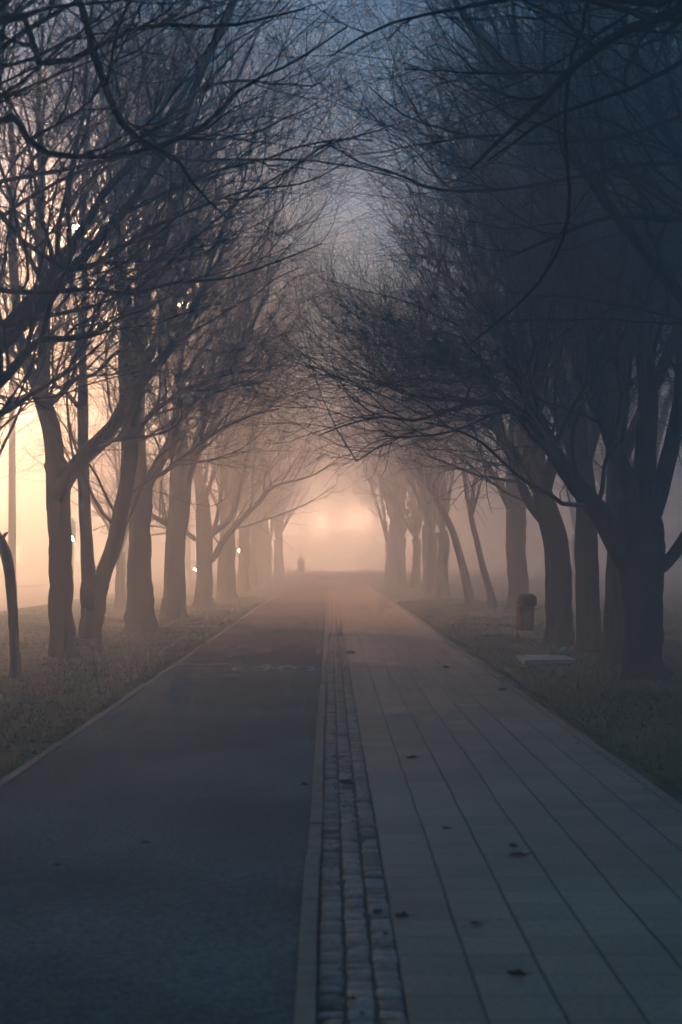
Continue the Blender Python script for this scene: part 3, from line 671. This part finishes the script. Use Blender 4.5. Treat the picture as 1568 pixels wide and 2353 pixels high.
for z_ in (.38, .70): b = MB(); b.box(-.15, .10, z_, -.07, .14, z_ + .04, .004); b.build('bracket', M['steel'], lb)
b = MB(); b.box(-.21, .04, -.03, .0, .24, .025, .006); b.build('foot_plate', M['steel'], lb)

# concrete slab lying flush in the grass, scrap of paper
sy0, sy1 = GD(1529), GD(1517.5); sx0, sx1 = 3.06, 3.86
b = MB(); b.box(sx0, sy0, -.05, sx0 + .10, sy1, .088, .006); b.box(sx0 + .103, sy0, -.05, sx1, sy1, .094, .006)
tag(b.build('concrete_slab', M['concrete']), 'pale rectangular concrete slab set flat in the right verge in front of the litter bin', 'slab')
b = MB(); rr = random.Random(3); py_ = GD(1500); px_ = (1296 - VX) / F * py_
b.lathe([(.015 + rr.random() * .01, -.02), (.05, 0), (.06, .03), (.04, .06), (.01, .07)], n=7)
b.v = [(x * rr.uniform(.7, 1.2), y * rr.uniform(.7, 1.2), z * rr.uniform(.8, 1.1)) for x, y, z in b.v]
o = b.build('paper_scrap', M['paper']); o.location = (px_, py_, float(ground_z(px_, py_)) + .035)
tag(o, 'small crumpled white scrap of paper on the ground beyond the concrete slab', 'litter')

# ------------------------------------------------------------------ fallen leaves on the path
def leaf(px, py, wpx, label, m=None, curl=.35, rz=0., stem=True):
    y = GD(py); x = (px - VX) / F * y; s = wpx / F * y / 2; rr = random.Random(int(px * 7 + py))
    n = 18; out = []
    for i in range(n):
        t = 2 * math.pi * i / n; r = 1 * (.62 + .30 * abs(math.cos(2.5 * t)) + .08 * rr.uniform(-1, 1))
        out.append((r * math.cos(t) * 1.0, r * math.sin(t) * .8))
    vs = [(0, 0, .12)]; fs = []
    for k, f_ in enumerate((.45, .8, 1.0)):
        for (a, c) in out:
            z = curl * (f_ ** 2) * (abs(c) * 1.1 + .35 * abs(a) * rr.uniform(.4, 1.3)) + rr.uniform(0, .06)
            vs.append((a * f_, c * f_ * (1 - .25 * curl * f_), z))
    for i in range(n): fs.append((0, 1 + i, 1 + (i + 1) % n))
    for k in range(2):
        for i in range(n): a = 1 + k * n; fs.append((a + i, a + n + i, a + n + (i + 1) % n, a + (i + 1) % n))
    b = MB(); b.add([(p[0] * s, p[1] * s, p[2] * s) for p in vs], fs)
    b.add([(p[0] * s, p[1] * s, p[2] * s - .002) for p in vs], [f[::-1] for f in fs])
    if stem: b.tube([(.8 * s, 0, .1 * s), (1.25 * s, .05 * s, .25 * s), (1.6 * s, .1 * s, .15 * s)], .0016, 5)
    o = b.build('fallen_leaf', m or M['leaf']); o.location = (x, y, .006 if px > 727 else -.002); o.rotation_euler = (rr.uniform(-.1, .1), rr.uniform(-.1, .1), rz)
    tag(o, label, 'fallen leaf', 'curled dead leaves lying on the path'); return o
leaf(797, 1806, 46, 'dark curled dead leaf lying on the setts, the largest on the sett strip', curl=.6)
leaf(947, 1744, 34, 'small dark dead leaf on the pavers well beyond the others, near the joint line')
leaf(1180, 1950, 26, 'upright curled dead leaf on the pavers just behind a flat one', curl=.9, rz=.4)
leaf(1192, 1967, 52, 'flat wide dead leaf on the pavers just in front of an upright one', curl=.12)
leaf(1186, 2246, 52, 'black curled dead leaf nearest the camera on the right pavers', curl=.55, rz=-.2)
leaf(924, 2111, 40, 'dark dead leaf on the pavers beside the edge of the setts', curl=.45)
leaf(868, 2100, 34, 'dark dead leaf on the setts at the strip edge, next to one on the pavers', curl=.35, rz=1.)
leaf(1094, 2126, 34, 'faint flat dead leaf between the two nearest paver joints', curl=.2, rz=.6)
leaf(790, 2228, 26, 'small yellow dead leaf on the near setts', m=M['leaf_pale'], curl=.2)
leaf(1025, 1905, 20, 'tiny brown dead leaf on a paver joint in the middle distance', curl=.3)
leaf(1156, 1587, 24, 'tiny dark dead leaf on the far pavers near the right edge', curl=.5)
leaf(806, 1504, 26, 'dark clump of dead leaf on the far setts', curl=.8)
leaf(1026, 1536, 18, 'tiny dead leaf on the far pavers, middle of the footpath', curl=.6)
leaf(334, 1936, 24, 'lone dead leaf on the dark asphalt of the bike path', curl=.4)
leaf(132, 1987, 18, 'tiny dead leaf on the asphalt near the left edge of the photo', curl=.4)
leaf(700, 1802, 16, 'tiny dead leaf on the asphalt next to the middle kerb', curl=.5)

# ------------------------------------------------------------------ street lamps
WARM = (1.0, .52, .28); PEACH = (1.0, .57, .36)
M['lamp_glow'] = emis('lamp_lens_glow', (1.0, .72, .38), 60)
def street_lamp(x, y, h, arm, label, power, col=WARM, group='street lamps glowing in the fog', rz=0.0, lens=True, rad=.14):
    r = tag(empty('street_lamp', (x, y, 0), rz), label, 'street lamp', group)
    b = MB(); b.tube([(0, 0, -.1), (0, 0, h * .5), (0, 0, h + .1)], [.14, .11, .07], 12); b.lathe([(.17, -.05), (.17, .9), (.14, .95)], n=12); b.build('pole', M['pole'], r, True)
    b = MB(); b.tube([(0, 0, h - .1), (arm * .4, 0, h + .22), (arm, 0, h + .3)], [.045, .04, .035], 8); b.build('arm', M['steel'], r, True)
    b = MB(); s = .45; loft(b, [[(arm + .25 + s * math.cos(t) * k, .16 * math.sin(t) * k, h + z) for t in np.arange(14) * 2 * math.pi / 14] for k, z in ((.9, .22), (1, .27), (.8, .36), (.35, .41))]); hd = b.build('lamp_head', M['steel'], r, True)
    b = MB(); loft(b, [[(arm + .3 + .3 * math.cos(t) * k, .12 * math.sin(t) * k, h + z) for t in np.arange(14) * 2 * math.pi / 14] for k, z in ((1, .222), (.9, .15), (.5, .11))]); b.build('lens', M['lamp_glow'], hd, True)
    ld = bpy.data.lights.new('lamp_light', 'POINT'); ld.energy = power; ld.color = col; ld.shadow_soft_size = rad
    lo = bpy.data.objects.new('lamp_light', ld); C.objects.link(lo); lo.parent = hd; lo.location = (arm + .3, 0, h - .12)
    return r
K = 0.165
GS = 'street lamps along the street on the left'
street_lamp(-10.3, 46, 12.2, 1.85, 'tall street lamp on the left whose lamp burns brightest through the branches', 12000 * K, group=GS, rad=.25)
street_lamp(-8.6, 60, 12.2, 2.0, 'street lamp glowing yellow through twigs right of the brightest lamp', 4800 * K, (1, .66, .25), GS, rad=.12)
street_lamp(-8.5, 85, 12.3, 1.9, 'distant street lamp showing as a small spark high above the left row', 5000 * K, group=GS, rad=.1)
for (x, y, h, p) in [(-18.8, 60, 11.0, 36000), (-21.5, 80, 13, 60000), (-27, 104, 12, 50000), (-34, 128, 11, 50000)]:
    street_lamp(x, y, h, 1.2, 'street lamp on the far side of the fogged street', p * K, group='street lamps on the far side of the street', rad=.9)
GC = 'lamps beyond the end of the avenue'
for x, y, p, rz, w_ in ((-9.5, 200, 280000, 0, 'leftmost'), (-3.2, 216, 340000, 0, 'second from left'), (2.4, 208, 310000, 0, 'third from left'), (11.5, 195, 130000, math.pi, 'rightmost')):
    street_lamp(x, y, 7.5, 1.4, f'distant lamp drowned in fog at the avenue end, {w_} of four', p * K, PEACH, GC, rz=rz, rad=.9)

# ------------------------------------------------------------------ traffic signals
M['green_on'] = emis('green_signal_glow', (.05, 1, .62), 150); M['red_on'] = emis('red_light_glow', (1, .05, .02), 25); M['yel_on'] = emis('amber_signal_glow', (1, .75, .4), 14)
def signal(x, y, zl, lit, m, label):
    r = tag(empty('traffic_signal', (x, y, 0)), label, 'traffic light', 'traffic signals on the left')
    b = MB(); b.tube([(0, 0, -.1), (0, 0, 1.5), (0, 0, zl + .75)], .055, 10); b.build('pole', M['steel'], r, True)
    b = MB(); b.box(-.14, -.22, zl - .16, .14, -.06, zl + .66, .02); hs = b.build('housing', M['black'], r)
    for k in range(3):
        z = zl + .25 * k; b = MB(); vs = []
        for rr_, yy in ((.0, -.245), (.06, -.242), (.10, -.225)): vs.append([(rr_ * math.cos(t), yy, z + rr_ * math.sin(t)) for t in np.arange(16) * 2 * math.pi / 16])
        loft(b, vs); b.build('lens', m if k == lit else M['glass'], hs, True)
        b = MB(); pts = []
        loft(b, [[(q * .12 * math.cos(t), yy, z + q * .12 * math.sin(t)) for t in np.linspace(0, math.pi, 9)] + [(q * .115 * math.cos(t), yy, z + q * .115 * math.sin(t)) for t in np.linspace(math.pi, 0, 9)] for q, yy in ((1, -.215), (.96, -.36))], cap=True)
        b.build('visor', M['black'], hs)
    return r
y = 52.; signal((166.5 - VX) / F * y, y, CH + 43 / F * y, 0, M['green_on'], 'green traffic light shining beside the large left trunk')
y = 78.; signal((551 - VX) / F * y, y, CH + 16 / F * y, 0, M['yel_on'], 'small pale signal light in the gap between the hazy trunks')

# made-up post carrying a small red light taken for a tail light
y = 36.; x = (216.5 - VX) / F * y
mk = tag(empty('stand_in_post', (x, y, float(ground_z(x, y)))), 'made-up low post holding a tiny red light behind the forked left tree', 'stand-in post')
zz = CH - 28 / F * y - mk.location.z
b = MB(); b.box(-.04, -.02, -.1, .04, .02, zz + .1, .008); b.build('post', M['pole'], mk)
b = MB(); b.lathe([(.028, 0), (.026, .012), (.012, .02)], n=12); o = b.build('red_light', M['red_on'], mk, True); o.rotation_euler = (math.pi / 2, 0, 0); o.location = (.015, -.021, zz)

# ------------------------------------------------------------------ oncoming car in the fog
M['headlight'] = emis('headlight_glow', (1, .9, .75), 450)
def car(x, y, label):
    r = tag(empty('parked_car' if False else 'car', (x, y, .013)), label, 'car')
    prof = [(-2.1, .35), (-2.12, .62), (-1.95, .82), (-1.0, .95), (-.3, 1.38), (1.1, 1.42), (1.75, 1.02), (2.1, .95), (2.12, .4)]
    b = MB(); rings = []
    for sx, k in ((-.84, .96), (-.78, 1), (-.4, 1.0), (.4, 1.0), (.78, 1), (.84, .96)):
        rings.append([(sx * (1 if z < .9 else .82), yy * k, .22 + (z - .22) * (k if z > .5 else 1)) for yy, z in [(-2.1, .22)] + prof + [(2.1, .22)]])
    loft(b, rings); body = b.build('body', M['carpaint'], r, False)
    b = MB(); b.add([(-.60, -.95, 1.0), (.60, -.95, 1.0), (.56, -.33, 1.37), (-.56, -.33, 1.37)], [(0, 1, 2, 3)]); g_ = b.build('windscreen', M['glass'], r); g_.location = (0, -.03, .01)
    for sx in (-1, 1):
        b = MB(); b.lathe([(.0, -.03), (.085, -.025), (.09, 0)], n=14); h_ = b.build('headlight', M['headlight'], r, True); h_.rotation_euler = (-math.pi / 2 * -1, 0, 0); h_.location = (sx * .6, -2.13, .66)
        for yy in (-1.3, 1.3):
            b = MB(); b.lathe([(.18, -.1), (.31, -.1), (.33, -.06), (.33, .06), (.31, .1), (.18, .1)], n=20); w_ = b.build('wheel', M['rubber'], r, True); w_.rotation_euler = (0, math.pi / 2, 0); w_.location = (sx * .74, yy, .33)
            b = MB(); b.lathe([(.19, -.08), (.19, .08)], n=16); b.build('rim', M['steel'], w_, True)
    b = MB(); b.box(-.26, -2.15, .42, .26, -2.125, .53, .004); b.build('number_plate', M['concrete'], r)
    return r
y = 125.; car((438 - VX) / F * y, y, 'car with headlights on, coming along the foggy street on the left')

# ------------------------------------------------------------------ building beyond the street
M['window_lit'] = emis('lit_window', (1, .8, .5), 2.2)
bl = tag(empty('building', (-33, 152, 0)), 'pale building with lit windows lost in the fog beyond the street', 'building')
b = MB(); b.box(-7, -22, -.2, 7, 22, 9.4); b.build('wall', M['wall'], bl)
b = MB(); b.add([(-7.5, -22.5, 9.4), (7.5, -22.5, 9.4), (7.5, 22.5, 9.4), (-7.5, 22.5, 9.4), (0, -18, 12.2), (0, 18, 12.2)], [(3, 2, 1, 0), (0, 1, 4), (2, 3, 5), (1, 2, 5, 4), (3, 0, 4, 5)]); b.build('roof', M['roof'], bl)
rr = random.Random(2)
for fl in range(3):
    for k in range(10):
        yy = -20 + k * 4.4; z = 1.2 + fl * 3.0
        b = MB(); b.box(6.98, yy - .06, z - .06, 7.06, yy + 1.46, z + 1.56); w = b.build('window', M['concrete'], bl)
        b = MB(); b.box(7.05, yy, z, 7.075, yy + 1.4, z + 1.5); b.build('pane', M['window_lit'] if rr.random() < .5 else M['glass'], w)
    for k in range(3):
        xx = -5.2 + k * 4.2; z = 1.2 + fl * 3.0
        b = MB(); b.box(xx - .06, -22.06, z - .06, xx + 1.46, -21.98, z + 1.56); w = b.build('window', M['concrete'], bl)
        b = MB(); b.box(xx, -22.075, z, xx + 1.4, -22.05, z + 1.5); b.build('pane', M['window_lit'] if rr.random() < .5 else M['glass'], w)

# ------------------------------------------------------------------ distant walker
def person(x, y):
    root = tag(empty('person', (x, y, 0)), 'faint figure in dark coat walking on the path deep in the glowing fog', 'person')
    J = {'pel': (0, 0, .98, .15), 'wst': (0, .01, 1.15, .135), 'che': (0, 0, 1.38, .165), 'nk': (0, 0, 1.54, .062), 'hd0': (0, -.01, 1.62, .08), 'hd1': (0, -.01, 1.70, .098), 'hd2': (0, 0, 1.79, .07),
         'lh': (-.10, 0, .90, .10), 'lk': (-.11, -.10, .50, .065), 'la': (-.11, .04, .10, .042), 'lt': (-.11, -.14, .05, .036),
         'rh': (.10, 0, .90, .10), 'rk': (.11, .06, .50, .065), 'ra': (.11, .28, .16, .042), 'rt': (.11, .16, .05, .036),
         'ls': (-.20, 0, 1.45, .07), 'le': (-.25, .07, 1.17, .05), 'lw': (-.24, -.04, .93, .034), 'lp': (-.24, -.07, .86, .036),
         'rs': (.20, 0, 1.45, .07), 're': (.25, -.02, 1.17, .05), 'rw': (.25, -.13, .95, .034), 'rp': (.25, -.17, .88, .036)}
    E = 'pel wst,wst che,che nk,nk hd0,hd0 hd1,hd1 hd2,pel lh,lh lk,lk la,la lt,pel rh,rh rk,rk ra,ra rt,che ls,ls le,le lw,lw lp,che rs,rs re,re rw,rw rp'
    names = list(J); idx = {n: i for i, n in enumerate(names)}
    vs = [J[n][:3] for n in names]; rad = [J[n][3] for n in names]; ed = [tuple(idx[a] for a in e.split()) for e in E.split(',')]
    for s_, w in ((-1, 'lp'), (1, 'rp')):                       # fingers and thumb
        bx_, by_, bz_, _ = J[w]
        for k in range(4):
            a = len(vs); dy = (k - 1.5) * .02; ln = (.036, .042, .039, .03)[k]
            vs += [(bx_ + s_ * .004, by_ + dy, bz_ - .035), (bx_ - s_ * .004, by_ + dy * 1.05, bz_ - .035 - ln), (bx_ - s_ * .018, by_ + dy, bz_ - .035 - ln * 1.7)]; rad += [.0095, .0085, .007]; ed += [(idx[w], a), (a, a + 1), (a + 1, a + 2)]
        a = len(vs); vs += [(bx_, by_ - .038, bz_ - .005), (bx_ - s_ * .006, by_ - .05, bz_ - .045)]; rad += [.011, .009]; ed += [(idx[w], a), (a, a + 1)]
    me = bpy.data.meshes.new('body'); me.from_pydata(vs, ed, []); o = bpy.data.objects.new('body', me); C.objects.link(o); o.parent = root
    sk = o.modifiers.new('skin', 'SKIN')
    for i, v in enumerate(me.skin_vertices[0].data): v.radius = (rad[i], rad[i]); v.use_root = (i == 0)
    o.modifiers.new('sub', 'SUBSURF').levels = 1; o.modifiers['sub'].render_levels = 1
    me.materials.append(M['trousers'])
    b = MB(); ring = lambda z, w, d_, yo=0: [(w * math.cos(t), yo + d_ * math.sin(t), z) for t in np.arange(20) * 2 * math.pi / 20]
    loft(b, [ring(.62, .24, .19), ring(.9, .215, .17), ring(1.1, .20, .155), ring(1.3, .225, .16), ring(1.44, .235, .15), ring(1.52, .13, .11), ring(1.55, .085, .08)], True); b.build('coat', M['cloth'], root, True)
    for s_, (sx, ex, wy, ey, wx, wz) in ((-1, (-.21, -.255, -.03, .07, -.245, .97)), (1, (.21, .255, -.12, -.02, .255, .99))):
        b = MB(); b.tube([(sx, 0, 1.46), (ex, ey, 1.17), (wx, wy, wz)], [.085, .066, .052], 12); b.build('sleeve', M['cloth'], root, True)
    b = MB(); b.lathe([(.03, 1.815), (.09, 1.79), (.113, 1.73), (.11, 1.66), (.08, 1.60)], cx=0, cy=.012, n=16); b.build('hair', M['hair'], root, True)
    return root
y = 119.; pe = person((692 - VX) / F * y, y); pe.rotation_euler = (0, 0, .15)

# ------------------------------------------------------------------ fog
m, nt, out = new_mat('fog')
vn = nt.nodes.new('ShaderNodeVolumePrincipled'); nt.links.new(vn.outputs[0], out.inputs['Volume'])
vn.inputs['Color'].default_value = (.92, .93, .95, 1); vn.inputs['Density'].default_value = .027; vn.inputs['Anisotropy'].default_value = .6
vn.inputs['Density Attribute'].default_value = ''
b = MB(); b.box(-215, -45, -1.2, 215, 430, 18.5); hz = b.build('haze', m); tag(hz, kind='stuff')

# ------------------------------------------------------------------ dusk sky and the last light of the sun
SE, SA = math.radians(1.3), math.radians(-35)
w = bpy.data.worlds.new('World'); scene.world = w; w.use_nodes = True; nt = w.node_tree; nt.nodes.clear()
out = nt.nodes.new('ShaderNodeOutputWorld'); bg = nt.nodes.new('ShaderNodeBackground'); sk = nt.nodes.new('ShaderNodeTexSky')
sk.sky_type = 'NISHITA'; sk.sun_disc = False; sk.sun_elevation = SE; sk.sun_rotation = SA; sk.air_density = 1.0; sk.dust_density = 1.0; sk.ozone_density = 2.5
tn = nt.nodes.new('ShaderNodeVectorMath'); tn.operation = 'MULTIPLY'; tn.inputs[1].default_value = (.52, 1.0, 1.14)
nt.links.new(sk.outputs[0], tn.inputs[0]); nt.links.new(tn.outputs[0], bg.inputs[0]); bg.inputs[1].default_value = .15; nt.links.new(bg.outputs[0], out.inputs[0])

scene.view_settings.view_transform = 'Standard'; scene.view_settings.look = 'None'; scene.view_settings.gamma = 1
scene.view_settings.exposure = 2.33
scene.render.engine = 'CYCLES'; cy = scene.cycles
cy.max_bounces = 4; cy.diffuse_bounces = 2; cy.glossy_bounces = 1; cy.transmission_bounces = 1; cy.volume_bounces = 1; cy.transparent_max_bounces = 8
cy.use_adaptive_sampling = True; cy.adaptive_threshold = .03; cy.adaptive_min_samples = 16; cy.use_denoising = True; cy.denoiser = 'OPENIMAGEDENOISE'; cy.sample_clamp_indirect = 3; cy.sample_clamp_direct = 0
cy.caustics_reflective = False; cy.caustics_refractive = False
scene.render.film_transparent = False
